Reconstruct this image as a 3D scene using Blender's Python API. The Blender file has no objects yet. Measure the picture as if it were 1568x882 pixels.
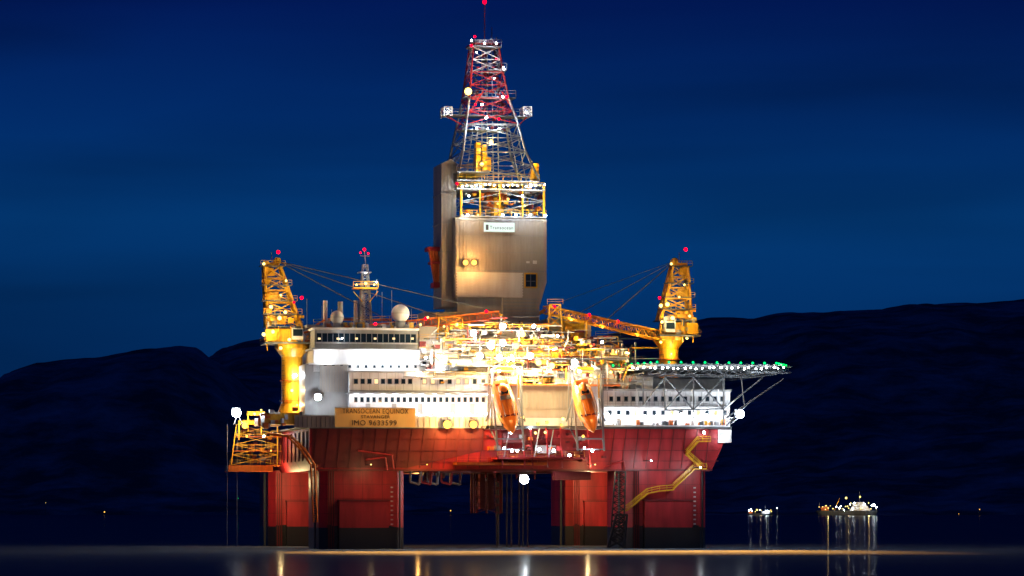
import bpy, math, random
from mathutils import Vector, noise, Matrix
random.seed(7)
R=random.random
U=random.uniform
scene=bpy.context.scene
scene.view_settings.view_transform='Standard'
scene.view_settings.look='None'
scene.view_settings.exposure=0
TH=math.radians(12); CS=math.cos(TH); SN=math.sin(TH)
D=700.0; CH=8.57
# ---- elevation-drawing units (7 per metre at the rig's front) -> rig-local metres
def L(px,py,v=0.0):
    a=(px-784)/7.0/D
    u=(a*(D+v*CS)+v*SN)/(CS-a*SN)
    y=u*SN+v*CS
    z=CH+((840-py)/7.0-CH)*(D+y)/D
    return Vector((u,v,z))
# ------------------------------------------------ materials
def newmat(n):
    m=bpy.data.materials.new(n); m.use_nodes=True
    return m,m.node_tree,m.node_tree.nodes['Principled BSDF']
def paint(n,col,rough=.45,grime=.35,metal=0.0,scale=.35,streak=True):
    m,t,b=newmat(n)
    tc=t.nodes.new('ShaderNodeTexCoord'); mp=t.nodes.new('ShaderNodeMapping')
    mp.inputs['Scale'].default_value=(1,1,.18 if streak else 1)
    nz=t.nodes.new('ShaderNodeTexNoise'); nz.inputs['Scale'].default_value=scale; nz.inputs['Detail'].default_value=8; nz.inputs['Roughness'].default_value=.65
    r=t.nodes.new('ShaderNodeValToRGB'); r.color_ramp.elements[0].position=.3; r.color_ramp.elements[1].position=.65
    d=tuple(c*(1-grime)*(.9 if i else 1) for i,c in enumerate(col))
    r.color_ramp.elements[0].color=(*d,1); r.color_ramp.elements[1].color=(*col,1)
    t.links.new(tc.outputs['Object'],mp.inputs[0]); t.links.new(mp.outputs[0],nz.inputs['Vector'])
    t.links.new(nz.outputs[0],r.inputs[0]); t.links.new(r.outputs[0],b.inputs['Base Color'])
    bp=t.nodes.new('ShaderNodeBump'); bp.inputs['Strength'].default_value=.25; bp.inputs['Distance'].default_value=.1
    t.links.new(nz.outputs[0],bp.inputs['Height']); t.links.new(bp.outputs[0],b.inputs['Normal'])
    b.inputs['Roughness'].default_value=rough; b.inputs['Metallic'].default_value=metal
    return m
def emis(n,col,s):
    m,t,b=newmat(n)
    b.inputs['Base Color'].default_value=(0,0,0,1); b.inputs['Specular IOR Level'].default_value=0
    b.inputs['Emission Color'].default_value=(*col,1); b.inputs['Emission Strength'].default_value=s
    return m
M={}
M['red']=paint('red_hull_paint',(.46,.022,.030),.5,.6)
M['redd']=paint('dark_red_paint_and_shade',(.17,.014,.018),.55,.5)
M['black']=paint('wet_black_steel',(.018,.018,.02),.4,.3)
M['white']=paint('white_paint',(.70,.71,.73),.5,.28)
M['grey']=paint('grey_paint',(.32,.33,.34),.5,.35)
M['dgrey']=paint('dark_grey_steel',(.08,.09,.10),.5,.3)
M['clad']=paint('corrugated_cladding',(.36,.335,.31),.5,.28)
M['yel']=paint('yellow_crane_paint',(.80,.42,.015),.42,.4,scale=1.2)
M['org']=paint('orange_paint',(.72,.16,.015),.45,.4,scale=1.2)
M['boat']=paint('orange_lifeboat_grp',(.80,.24,.03),.3,.2,scale=1.5)
M['gal']=paint('galvanised_steel',(.27,.30,.33),.4,.35,.4)
M['glass'],t_,b_=newmat('dark_window_glass'); b_.inputs['Base Color'].default_value=(.01,.02,.03,1); b_.inputs['Roughness'].default_value=.08
M['litwin']=emis('lit_window',(1,.72,.35),1.4)
M['lw']=emis('lamp_white',(.84,.94,1.0),80)
M['lo']=emis('lamp_warm',(1,.50,.08),3.2)
M['ly']=emis('lamp_yellow',(1,.76,.20),4)
M['lr']=emis('lamp_red',(1,.0,.012),6)
M['lg']=emis('lamp_green',(.0,1,.16),3.0)
M['sign']=paint('sign_board_white_yellow_lit',(.74,.52,.20),.5,.1)  # white board; the yellow of its lighting is put into the colour
M['ink']=paint('black_lettering',(.02,.02,.02),.5,.1)
# ------------------------------------------------ mesh builder
class MB:
    def __init__(s): s.v=[];s.f=[];s.m=[];s.mats=[]
    def mi(s,k):
        if k not in s.mats: s.mats.append(k)
        return s.mats.index(k)
    def add(s,vs,fs,k):
        o=len(s.v); s.v+= [tuple(x) for x in vs]; i=s.mi(k)
        for f in fs: s.f.append([o+a for a in f]); s.m.append(i)
    def box(s,u0,u1,v0,v1,z0,z1,k):
        s.add([(u0,v0,z0),(u1,v0,z0),(u1,v1,z0),(u0,v1,z0),(u0,v0,z1),(u1,v0,z1),(u1,v1,z1),(u0,v1,z1)],
          [(0,3,2,1),(4,5,6,7),(0,1,5,4),(1,2,6,5),(2,3,7,6),(3,0,4,7)],k)
    def bx(s,x0,x1,y0,y1,v,d,k):
        ym=(y0+y1)/2; a=L(x0,ym,v); b=L(x1,ym,v); xm=(x0+x1)/2
        s.box(a.x,b.x,v,v+d,L(xm,y1,v).z,L(xm,y0,v).z,k)
    def prism(s,pts,v,d,k):
        P=[L(x,y,v) for x,y in pts]; n=len(P)
        Q=[p+Vector((0,d,0)) for p in P]
        s.add(P+Q,[tuple(range(n)),tuple(range(2*n-1,n-1,-1))]+[(i,i+n,(i+1)%n+n,(i+1)%n) for i in range(n)],k)
    def beam(s,p,q,r,k,n=4,r2=None):
        p=Vector(p);q=Vector(q);d=q-p
        if d.length<1e-5: return
        if r2 is None:r2=r
        d.normalize(); up=Vector((0,0,1)) if abs(d.z)<.95 else Vector((0,1,0))
        a=d.cross(up).normalized(); b=d.cross(a)
        vs=[]
        for c,rr in((p,r),(q,r2)):
            for i in range(n):
                t=2*math.pi*(i+.5)/n
                vs.append(c+a*math.cos(t)*rr+b*math.sin(t)*rr)
        s.add(vs,[(i,(i+1)%n,(i+1)%n+n,i+n) for i in range(n)]+[tuple(range(n-1,-1,-1)),tuple(range(n,2*n))],k)
    def sph(s,c,r,k,seg=10,ring=7,sc=(1,1,1)):
        vs=[];fs=[]
        for j in range(ring+1):
            ph=math.pi*j/ring
            for i in range(seg):
                t=2*math.pi*i/seg
                vs.append((c[0]+r*sc[0]*math.sin(ph)*math.cos(t),c[1]+r*sc[1]*math.sin(ph)*math.sin(t),c[2]+r*sc[2]*math.cos(ph)))
        for j in range(ring):
            for i in range(seg):
                fs.append((j*seg+i,(j+1)*seg+i,(j+1)*seg+(i+1)%seg,j*seg+(i+1)%seg))
        s.add(vs,fs,k)
    def rail(s,p,q,k='yel',h=1.15,r=.04,step=2.0):
        p=Vector(p);q=Vector(q);n=max(1,int((q-p).length/step))
        for i in range(n+1):
            c=p.lerp(q,i/n); s.beam(c,c+Vector((0,0,h)),r,k)
        for hh in(h,h*.55): s.beam(p+Vector((0,0,hh)),q+Vector((0,0,hh)),r,k)
    def lattice(s,B,T,n,r,rb,k,kb=None,xb=True):
        kb=kb or k
        B=[Vector(b) for b in B];T=[Vector(t) for t in T]
        for b,t in zip(B,T): s.beam(b,t,r,k,6)
        for i in range(n):
            t0=i/n;t1=(i+1)/n
            for j in range(4):
                j2=(j+1)%4
                a=B[j].lerp(T[j],t0);b=B[j2].lerp(T[j2],t0);c=B[j].lerp(T[j],t1);d=B[j2].lerp(T[j2],t1)
                s.beam(c,d,rb,kb)
                if xb=='z':
                    s.beam(a,d,rb,kb) if (i+j)%2 else s.beam(b,c,rb,kb)
                elif xb:
                    s.beam(a,d,rb,kb);s.beam(b,c,rb,kb)
    def boom(s,p,q,w0,w1,n,r,rb,k,h0=None,h1=None):
        p=Vector(p);q=Vector(q);h0=h0 or w0;h1=h1 or w1
        d=(q-p).normalized(); a=d.cross(Vector((0,0,1))).normalized(); b=a.cross(d)
        def c(o,w,h): return [o+a*w/2+b*h/2,o-a*w/2+b*h/2,o-a*w/2-b*h/2,o+a*w/2-b*h/2]
        s.lattice(c(p,w0,h0),c(q,w1,h1),n,r,rb,k,None,'z')
    def obj(s,name,parent=None,smooth=False):
        me=bpy.data.meshes.new(name); me.from_pydata(s.v,[],s.f)
        for k in s.mats: me.materials.append(M[k])
        me.polygons.foreach_set('material_index',s.m)
        if smooth: me.polygons.foreach_set('use_smooth',[True]*len(me.polygons))
        me.update(); o=bpy.data.objects.new(name,me); scene.collection.objects.link(o)
        if parent: o.parent=parent
        return o
def empty(name,rot=TH,loc=(0,0,0)):
    e=bpy.data.objects.new(name,None); scene.collection.objects.link(e); e.rotation_euler=(0,0,rot); e.location=loc
    return e
LC={'lw':(.84,.94,1),'lo':(1,.48,.12),'ly':(1,.72,.32),'lr':(1,.03,.05),'lg':(.1,1,.3)}
PF=.74
def pl(parent,pos,kind,power,size=.2,name='lamp_and_fill_light'):  # serves real lamps and also fill lights added without a fixture
    l=bpy.data.lights.new(name,'POINT'); l.energy=power*PF; l.color=LC[kind]; l.shadow_soft_size=size
    o=bpy.data.objects.new(name,l); scene.collection.objects.link(o); o.parent=parent; o.location=pos
    return o
BS=.60
def lamp(mb,parent,px,py,v,kind='lw',r=.35,power=0,off=.8,bulb=True):
    r*=BS
    p=L(px,py,v)
    if bulb:
        mb.sph(p,r,kind,14,10)
        mb.box(p.x-r*.9,p.x+r*.9,p.y+r*.9,p.y+r*1.6,p.z-r*.6,p.z+r*1.1,'dgrey')
    if power: pl(parent,p+Vector((0,-off-r,0)),kind,power)
# ================================================= RIG
rig=empty('offshore_drilling_rig')
# ---- columns
c=MB(); W=18.6
cols=[(L(490,780,0).x,0),(L(958,780,0).x,0),(L(412,780,55).x,55),(L(868,780,55).x,55)]
for u,v in cols:
    ch=1.6
    def ring(z,g=0): 
        x0,x1,y0,y1=u-g,u+W+g,v-g,v+W+g
        return [(x0+ch,y0,z),(x1-ch,y0,z),(x1,y0+ch,z),(x1,y1-ch,z),(x1-ch,y1,z),(x0+ch,y1,z),(x0,y1-ch,z),(x0,y0+ch,z)]
    def seg(z0,z1,k,g=0):
        c.add(ring(z0,g)+ring(z1,g),[(i,(i+1)%8,(i+1)%8+8,i+8) for i in range(8)]+[tuple(range(8,16)),tuple(range(7,-1,-1))],k)
    seg(-8,4.6,'black'); seg(4.6,17.6,'red'); 
    for zz in (7.6,10.8,14.0): seg(zz,zz+.08,'redd',.03)
    for xx in (u+5,u+9.3,u+13.6): c.box(xx,xx+.08,v-.03,v+.01,10.7,17.5,'redd')
    c.box(u+4,u+14.8,v-1.6,v+.0,-3,4.6,'black'); c.box(u+4,u+14.8,v-1.6,v,4.6,10.4,'red'); c.box(u+3.8,u+15,v-1.75,v+.02,10.4,10.65,'redd')
    for k in range(3):
        xx=u+1.9+k*.5; c.beam((xx,v-.35,-2),(xx,v-.35,17),.13,'redd',6)
    c.beam((u-.5,v+4,-2),(u-.5,v+4,17),.3,'dgrey',6)
    c.beam((u+W-1.2,v-.4,-2),(u+W-1.2,v-.4,17),.22,'black',6)
    for k in range(9):
        z=5.2+k*1.0; c.box(u+W-3.1,u+W-2.85,v-.05,v+.01,z,z+.3,'white')
        c.box(u+W-2.75,u+W-2.6,v-.05,v+.01,z,z+.3,'white')
    for k in range(30):
        zf=4.6+noise.noise(Vector((k*.5,u,0)))*.5+.35; xx=u+1.6+k*.52; c.box(xx,xx+.52,v-.04,v+.02,4.0,zf,'black')
co=c.obj('columns',rig)
# ---- hull
h=MB()
h.prism([(474,655),(474,700),(484,720),(1090,720),(1118,655)][::-1],0,73,'red')
h.prism([(478,657),(478,716),(624,716),(740,690),(740,657)][::-1],-.12,.14,'redd')  # darker plate over the left hull front: shade put into the colour
for i in range(34):
    x=486+i*18.2
    if 745<x<925: continue
    a=L(x,657,-.15);b=L(x-7,717,-.15)
    h.beam(a,b,.11,'redd')
for yy in (672,690,706): 
    h.beam(L(480,yy,-.2),L(1100,yy,-.2),.08,'redd')
h.beam(L(474,655,-.3),L(1120,655,-.3),.28,'dgrey')
h.beam(L(484,720,-.3),L(1090,720,-.3),.28,'redd')
for i in range(12):
    v=3+i*6; h.beam((L(474,700,0).x-.15,v,L(474,660,0).z),(L(474,700,0).x-.15,v,L(474,705,0).z),.18,'redd')
for k,(xo) in enumerate((0,6)):
    pts=[(408+xo,664),(440+xo,668),(462+xo,690),(476+xo,712),(480+xo,800)]
    for a,b in zip(pts,pts[1:]): h.beam(L(a[0],a[1],-.8-k),L(b[0],b[1],-.8-k),.24,'org',6)
for k in range(24):
    y=712+k*3.8; h.beam(L(480,y,-.8),L(486,y,-1.8),.09,'org')
for x0,x1,y0,y1 in ((548,600,690,697),(925,955,716,706),(560,590,704,700)):
    h.beam(L(x0,y0,-.5),L(x1,y1,-.5),.2,'red',6); h.beam(L(x1,y1,-.5),L(x1+3,y1+20,-.5),.2,'red',6)
for k,x in enumerate((628,645,655,676,690)):
    pts=[(x,722),(x,738),(x+14,742),(x+16,722)]
    for a,b in zip(pts,pts[1:]): h.beam(L(a[0],a[1],12+k*4),L(b[0],b[1],12+k*4),.3,'red' if k%2 else 'grey',8)
for x in (722,730,745,760,768): h.beam(L(x,722,34),L(x,786,34),.3,'redd',6)
h.lattice([L(726,786,30),L(766,786,30),L(766,786,36),L(726,786,36)],[L(726,722,30),L(766,722,30),L(766,722,36),L(726,722,36)],5,.25,.14,'redd')
h.bx(735,757,722,780,40,4,'redd')
for x in (762,776,783,795,801,808): h.beam(L(x,722,33),L(x,850,33),.2 if x!=762 else .4,'dgrey',6)
h.bx(655,700,722,727,30,10,'grey'); h.bx(850,905,722,735,10,3,'redd'); h.bx(640,850,720,724,20,30,'redd')
for i in range(16):
    x=U(630,860); h.beam(L(x,721,U(5,50)),L(x,U(726,738),20),.25,random.choice(['redd','grey','red']),6)
h.bx(744,925,652,656,-6,6,'dgrey')
h.bx(700,838,708,712,-5,5,'org'); h.rail(L(700,708,-5),L(838,708,-5),'org')
h.bx(762,900,700,703,-7,7,'red'); h.rail(L(762,700,-7),L(895,700,-7),'yel')
for x in (766,800,812,836,858,900): h.beam(L(x,655,-6),L(x+4,716,-6),.2,'red')
for x in (780,826,848): h.beam(L(x,655,-5.5),L(x-8,700,-5.5),.16,'grey')
h.bx(822,852,682,694,-3,3,'grey'); h.bx(770,806,664,678,-2.5,2.5,'redd')
for i in range(40):
    x=U(745,925);y=U(660,700); h.bx(x,x+U(3,10),y,y+U(2,8),-U(.6,4),3,random.choice(['red','redd','grey','red','org','redd']))
h.bx(350,418,712,722,40,8,'org')
h.lattice([L(354,712,40),L(425,712,40),L(425,712,46),L(354,712,46)],[L(362,650,40),L(425,650,40),L(425,650,46),L(362,650,46)],4,.16,.09,'yel')
for yy,xx in ((712,352),(690,356),(668,362),(650,372)):
    h.rail(L(xx,yy,40),L(430,yy,40),'yel'); h.bx(xx,432,yy,yy+1.2,40,7,'org')
for i in range(40):
    x=U(365,425);y=U(655,705); h.bx(x,x+U(3,9),y,y+U(3,10),41+U(0,3),2,random.choice(['yel','grey','redd','redd','dgrey']))
for x in (348,363): h.beam(L(x,650,41),L(x,848,41),.08,'gal')
for y0,x0 in ((630,380),(636,400),(644,366)): 
    h.beam(L(x0,y0,38),L(x0,y0+30,38),.18,'yel'); h.bx(x0,x0+26,y0,y0+6,38,3,'yel')
h.beam(L(358,650,38),L(366,626,38),.15,'gal'); h.beam(L(372,652,38),L(362,630,37.2),.15,'gal')
h.bx(405,465,632,650,10,6,'yel'); h.bx(395,430,640,652,22,6,'org')
for i in range(20):
    x=U(395,470);y=U(622,650); h.bx(x,x+U(3,9),y,y+U(3,9),9+U(-1,1),2,random.choice(['yel','grey','org','white']))
def flight(a,b,v):
    A=L(*a,v);B=L(*b,v); A2=A+Vector((0,-1.2,0));B2=B+Vector((0,-1.2,0))
    for p,q in((A,B),(A2,B2)):
        h.beam(p,q,.16,'yel'); h.beam(p+Vector((0,0,1.1)),q+Vector((0,0,1.1)),.08,'yel'); h.beam(p+Vector((0,0,.6)),q+Vector((0,0,.6)),.05,'yel')
    n=max(2,int((B-A).length/.8))
    for i in range(n+1):
        t=i/n; h.beam(A.lerp(B,t),A2.lerp(B2,t),.12,'yel'); 
        if i%2==0: h.beam(A2.lerp(B2,t),A2.lerp(B2,t)+Vector((0,0,1.1)),.05,'yel')
for a,b in (((1086,676),(1068,676)),((1068,676),(1050,696)),((1050,696),(1074,718)),((1080,718),(1062,718)),((1062,718),(1030,748)),((1030,750),(1008,752)),((1008,752),(990,756)),((990,756),(958,782)),((958,782),(950,782))):
    flight(a,b,-.6)
h.lattice([L(934,836,-3),L(954,838,-3),L(954,838,-1),L(934,836,-1)],[L(942,722,-3),L(958,722,-3),L(958,722,-1),L(942,722,-1)],12,.18,.12,'black')
h.lattice([L(930,838,-5),L(954,838,-5),L(956,838,-1.5),L(932,838,-1.5)],[L(944,788,-5),L(960,788,-5),L(960,788,-1.5),L(944,788,-1.5)],4,.26,.2,'black')
ho=h.obj('hull',rig)
# ---- topside superstructure
s=MB()
def winrow(mb,x0,x1,y,n,w,hh,v,k='glass',lit=0):
    for i in range(n):
        x=x0+(x1-x0)*i/max(1,n-1)
        kk='litwin' if R()<lit else k
        mb.bx(x-w/2-.8,x+w/2+.8,y-hh/2-.8,y+hh/2+.8,v-.06,.08,'grey')
        mb.bx(x-w/2,x+w/2,y-hh/2,y+hh/2,v-.10,.05,kk)
s.bx(452,514,636,655,-.5,1.0,'grey'); s.bx(634,748,638,655,-.5,1.0,'white'); s.bx(925,1118,651,655,-.4,1.2,'white')
for x in range(456,512,7): s.bx(x,x+.9,638,654,-.58,.1,'dgrey')
for x in range(640,748,9): s.bx(x,x+.9,639,654,-.58,.1,'grey')
s.bx(466,1118,654,656,0,70,'dgrey')
s.bx(535,748,570,640,3,22,'white'); s.bx(533,750,568.5,570.5,2.2,23,'grey'); s.bx(535,748,598,599.5,2.85,.2,'grey')
winrow(s,545,740,612,22,4.5,7,3); winrow(s,545,628,584,9,5.5,7,3,lit=.2); winrow(s,650,740,584,8,5.5,7,3,lit=.3)
for x in (560,600,640,690,720): s.bx(x,x+7,618,634,2.9,.2,'grey')
for x in range(540,748,13): s.bx(x,x+.5,571,597,2.93,.1,'grey')
s.rail(L(533,568,2.3),L(750,568,2.3),'gal'); 
s.bx(531,748,602.5,604,.8,2.4,'gal'); s.rail(L(620,577,1),L(728,577,1),'yel'); s.bx(620,728,576,578,1,2.2,'grey')
s.bx(467,535,558,636,5,22,'grey'); s.bx(490,532,560,600,4.7,.4,'clad');  # left block set grey: its shade is put into the colour
for x in range(492,532,4): s.bx(x,x+.8,561,600,4.6,.12,'grey')
s.bx(473,535,556,558.5,4.5,23,'white')
s.bx(480,642,534,570,5,20,'white'); s.bx(478,645,533,535.5,3.5,22,'grey'); winrow(s,498,636,561,12,3.5,4,5)
s.rail(L(478,533,3.6),L(645,533,3.6),'gal')
s.bx(482,640,504,534,6,18,'grey'); s.bx(480,642,502,505,5,20,'white')
s.bx(484,638,511,524,5.85,.2,'glass')
for i in range(19): s.bx(484+i*8.5,485+i*8.5,510,525,5.75,.2,'grey')
s.bx(484,640,524.5,526.5,5.6,.5,'white'); s.rail(L(480,502,5.2),L(640,502,5.2),'gal')
for i in range(16): s.bx(487+i*9.5,491+i*9.5,517,520,5.7,.1,'litwin') if i%3==0 else None
s.bx(642,700,520,568,7,18,'white'); s.bx(666,686,536,566,5.5,2,'white'); s.bx(688,745,552,568,4,10,'grey')
s.bx(642,668,500,520,8,10,'clad'); winrow(s,650,695,556,5,5,5,7)
for y in (520,536,552): s.bx(640,702,y,y+1.3,5.2,2,'grey'); s.rail(L(640,y,5.2),L(702,y,5.2),'yel')
s.bx(470,640,498,502,10,12,'grey')
for x,y0 in ((498,460),(545,460),(556,450)): s.beam(L(x,500,14),L(x,y0,14),.5,'white',10)
s.beam(L(521,500,12),L(521,462,12),.6,'grey',10)
s.beam(L(480,500,12),L(497,490,12),.3,'org'); s.bx(500,600,488,491,16,1,'org'); s.bx(500,506,488,500,16,1,'grey');s.rail(L(480,497,9),L(640,490,9),'yel')
for i in range(50):
    x=U(484,640); s.bx(x,x+U(2,9),502-U(2,9),502,10+U(-2,2),2,random.choice(['grey','yel','org','white','dgrey']))
for x in (470,493,508,585,600,630): s.beam(L(x,500,12),L(x,U(440,475),12),.07,'gal')
s.bx(748,925,640,655,-.5,1.2,'white')
s.bx(800,878,590,640,1,20,'clad'); s.bx(798,880,588,591,.4,21,'white'); s.bx(805,873,600,626,.85,.2,'clad')
s.bx(748,800,575,640,4,16,'white'); s.bx(878,925,572,640,4,16,'white')
for x in range(806,873,5): s.bx(x,x+.8,601,625,.7,.14,'grey')
s.bx(800,850,564,576,5,10,'white'); s.bx(850,945,570,588,5,10,'grey')
s.rail(L(748,588,-.3),L(945,588,-.3),'yel'); s.bx(745,950,588,590,-.5,6,'org')
s.bx(925,1118,598,652,4,24,'white'); s.bx(923,1120,596,599,3.4,25,'grey'); s.bx(925,1118,622,624,2.4,1.8,'grey'); s.rail(L(925,622,2.4),L(1118,622,2.4),'gal')
winrow(s,936,1106,611,16,5,7,4); winrow(s,934,1110,632,14,4.5,6,4,lit=.2)
s.bx(945,1000,575,598,8,14,'white'); s.bx(1000,1110,580,598,10,14,'grey')
for x in range(930,1118,12): s.bx(x,x+.5,600,621,3.93,.1,'grey')
for x in (940,975,1020,1060,1100): s.beam(L(x,596,2.6),L(x,650,2.6),.12,'white')
s.bx(1100,1120,658,678,1-1.4,1.2,'white')
s.beam(L(1116,640,2),L(1133,638,0),.16,'gal'); s.beam(L(1116,652,2),L(1133,638,0),.12,'gal')
s.rail(L(925,650,-.3),L(1118,650,-.3),'gal')
s.bx(700,900,505,575,12,12,'clad'); s.bx(650,720,478,520,24,8,'grey')
s.bx(890,975,545,598,14,12,'grey'); s.bx(838,905,488,560,40,10,'clad')
s.bx(865,895,495,545,12,4,'yel'); 
s.lattice([L(862,545,10),L(898,545,10),L(898,545,16),L(862,545,16)],[L(862,492,10),L(898,492,10),L(898,492,16),L(862,492,16)],4,.3,.2,'yel')
for x0,x1,y0,y1 in ((668,712,486,540),(912,950,515,560),(838,862,466,520)):
    s.lattice(([L(x0,y1,9),L(x1,y1,9),L(x1,y1,13),L(x0,y1,13)]),([L(x0+4,y0,9),L(x1-4,y0,9),L(x1-4,y0,13),L(x0+4,y0,13)]),3,.22,.14,'yel'); s.rail(L(x0,y0,9),L(x1,y0,9),'yel')
ks=['yel','org','grey','white','dgrey','clad','dgrey','redd','grey']
for i in range(380):
    x=U(640,975);
    top=490+abs(x-770)*.22
    y=U(top,590); w=U(2,10);hh=U(1.5,9);v=U(2,12)
    s.bx(x,x+w,y,y+hh,v,U(.6,3),random.choice(ks))
for i in range(420):
    x=U(640,975);top=482+abs(x-770)*.2;y=U(top,590);v=U(1,12)
    if R()<.5: s.beam(L(x,y,v),L(x+U(8,45),y,v),U(.06,.22),random.choice(ks),6)
    elif R()<.7: s.beam(L(x,y,v),L(x,y+U(8,30),v),U(.06,.25),random.choice(ks),6)
    else: s.beam(L(x,y,v),L(x+U(-20,20),y+U(5,25),v),U(.06,.16),random.choice(ks),6)
for y,x0,x1,v in ((505,690,840,2),(528,700,860,1.5),(548,745,960,.8),(560,700,800,0)):
    s.bx(x0,x1,y,y+1.5,v,5,'dgrey'); s.rail(L(x0,y,v),L(x1,y,v),'yel')
for i in range(90):
    x=U(455,1115);
    s.bx(x,x+U(2,6),650-U(2,8),651,U(.4,2.2),1,random.choice(ks))
so=s.obj('topside_superstructure',rig)
# ---- name board
sg=MB()
sg.bx(513,636,624.5,654.5,-1.0,.35,'sign')
for a in ((513,636,624,625.2),(513,636,654,655.2)): sg.bx(*a,-1.1,.5,'grey')
sg.obj('name_board',rig)
def text(txt,px,py,v,size,parent,k='ink',sx=1.0,name='lettering'):
    cu=bpy.data.curves.new(name,'FONT'); cu.body=txt; cu.align_x='CENTER'; cu.size=size; cu.extrude=.02; cu.space_character=1.12
    o=bpy.data.objects.new(name,cu); scene.collection.objects.link(o); o.parent=parent
    o.location=L(px,py,v); o.rotation_euler=(math.pi/2,0,0); o.scale=(sx,1,1); cu.materials.append(M[k]); return o
text('TRANSOCEAN EQUINOX',575,633,-1.06,1.45,rig,sx=.80); text('STAVANGER',575,640.5,-1.06,.95,rig,sx=1.1); text('IMO 9633599',573,651.3,-1.06,1.6,rig,sx=1.0)
# ================================================= DERRICK
dk=empty('drilling_derrick'); d=MB()
V0=28
d.prism([(697,336),(697,455),(770,455),(770,520),(826,520),(826,470),(837,432),(837,336)][::-1],V0,19,'clad')
d.bx(700,770,455,500,V0+1,15,'grey')
d.bx(676,699,250,470,V0+3,10,'clad'); d.prism([(676,250),(699,262),(699,250),(690,244)][::-1],V0+3,10,'clad')
for k in range(26):
    x=699+k*5.3; d.bx(x,x+2.0,338,413,V0-.22,.24,'clad')
for y in (360,386): d.bx(698,836,y,y+.7,V0-.26,.28,'grey')
for k in range(9):
    y=417+k*4.2; d.bx(699,801,y,y+1.8,V0-.22,.2,'white')
for k in range(12):
    y=457+k*5.2; d.bx(771,826,y,y+2.2,V0-.2,.22,'grey')
d.bx(697,837,413.5,416,V0-.3,.4,'grey'); d.bx(697,837,334,337.5,V0-.4,20,'grey')
d.bx(700,800,417,455,V0-.06,.08,'white')
for y in (295,340,385,430): d.bx(675,700,y,y+1.5,V0+2.7,10.5,'grey')
for x in (680,686,692): d.bx(x,x+1.4,252,468,V0+2.85,.2,'grey')
for k in range(7):
    vv=V0+2+k*2.5; d.box(L(697,400,V0).x-.12,L(697,400,V0).x+.02,vv,vv+.35,L(697,455,V0).z,L(697,337,V0).z,'grey')
d.bx(803,823,418,441,V0-.2,.25,'yel'); d.bx(805,821,420,439,V0-.28,.12,'glass'); d.bx(812,813.3,420,439,V0-.34,.1,'dgrey'); d.bx(806,820,430,431,V0-.34,.1,'dgrey')
d.bx(806,811,400,403,V0-.35,.2,'white'); d.bx(816,822,399,404,V0-.35,.2,'white')
for k in range(3):
    d.beam(L(658+k*4,378,V0+6),L(668+k*4,440,V0+6),.5,'org',6)
d.bx(655,674,378,384,V0+5,4,'red'); d.bx(660,676,400,404,V0+5,4,'red'); d.bx(664,676,432,440,V0+5,4,'red')
def sq(x0,x1,y,v0,v1):
    a=L(x0,y,v0);b=L(x1,y,v0); dd=Vector((0,v1-v0,0)); return [a,b,b+dd,a+dd]
d.lattice(sq(706,833,335,V0,V0+18),sq(706,833,282,V0,V0+18),2,.3,.15,'yel','gal')
for x in (735,765,800): d.beam(L(x,335,V0),L(x,282,V0),.18,'yel'); d.beam(L(x,335,V0+8),L(x,282,V0+8),.3,'gal')
for y,x0,x1 in ((331,704,836),(289,700,834),(276,700,826),(262,700,750)):
    d.bx(x0,x1,y,y+1.6,V0-1,20,'grey'); d.rail(L(x0,y,V0-1),L(x1,y,V0-1),'yel',1.4,.05)
for i in range(110):
    x=U(712,825);y=U(284,328); d.bx(x,x+U(1.5,7),y,y+U(1.5,7),V0+U(1,9),2,random.choice(['yel','org','grey','dgrey','gal','dgrey','redd']))
lev=[(276,700,826,0,18),(232,709,805,1,17),(190,714,793,2.5,15),(150,719,779,4,13),(110,722,770,5,12),(72,725,764,6,11)]
for i,(a,b) in enumerate(zip(lev,lev[1:])):
    k='gal' if i<3 else 'red'
    kb='gal' if i<2 else ('white' if i==4 else 'red')
    d.lattice(sq(a[1],a[2],a[0],V0+a[3],V0+a[4]),sq(b[1],b[2],b[0],V0+b[3],V0+b[4]),2,.30-.02*i,.13,k,kb)
    d.bx(b[1]-3,b[2]+3,b[0],b[0]+1.3,V0+b[3],.5,'grey')
for x in (738,746,756,764): d.beam(L(x,335,V0+9),L(x-(0 if x<750 else 3),78,V0+9),.16,'gal')
d.bx(729,736,218,266,V0+3,2,'yel'); d.bx(739,745,222,262,V0+3,2,'yel'); d.bx(817,825,250,276,V0+2,3,'yel')
d.bx(733,752,240,262,V0+8,3,'yel'); d.bx(745,775,296,318,V0+5,4,'org'); d.bx(757,770,300,330,V0+4,4,'yel')
for x in (712,720,795,806): d.beam(L(x,282,V0+5),L(x+(12 if x<750 else -14),200,V0+5),.12,'gal')
for y,x0,x1 in ((176,680,812),(148,712,790),(106,748,776),(70,720,768),(198,708,772)):
    d.bx(x0,x1,y,y+1.4,V0+4,5,'gal'); d.rail(L(x0,y,V0+4),L(x1,y,V0+4),'gal',1.4,.06)
for x in (682,804):
    d.lattice(sq(x-2,x+10,178,V0+3,V0+7),sq(x-2,x+10,163,V0+3,V0+7),2,.12,.08,'white')
d.beam(L(684,178,V0+5),L(716,196,V0+5),.18,'red'); d.beam(L(808,178,V0+5),L(790,196,V0+5),.18,'red')
d.beam(L(716,176,V0+4),L(740,140,V0+4),.2,'red'); d.beam(L(790,176,V0+4),L(768,140,V0+4),.2,'red')
for i in range(90):
    y=U(75,200); t=(y-72)/204; x=U(727-10*t,763+35*t); d.bx(x,x+U(2,5),y,y+U(2,5),V0+U(5,10),1.5,random.choice(['red','gal','dgrey','redd']))
d.bx(726,762,62,72,V0+6,5,'grey'); d.bx(722,766,66,68,V0+5,7,'red')
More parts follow.
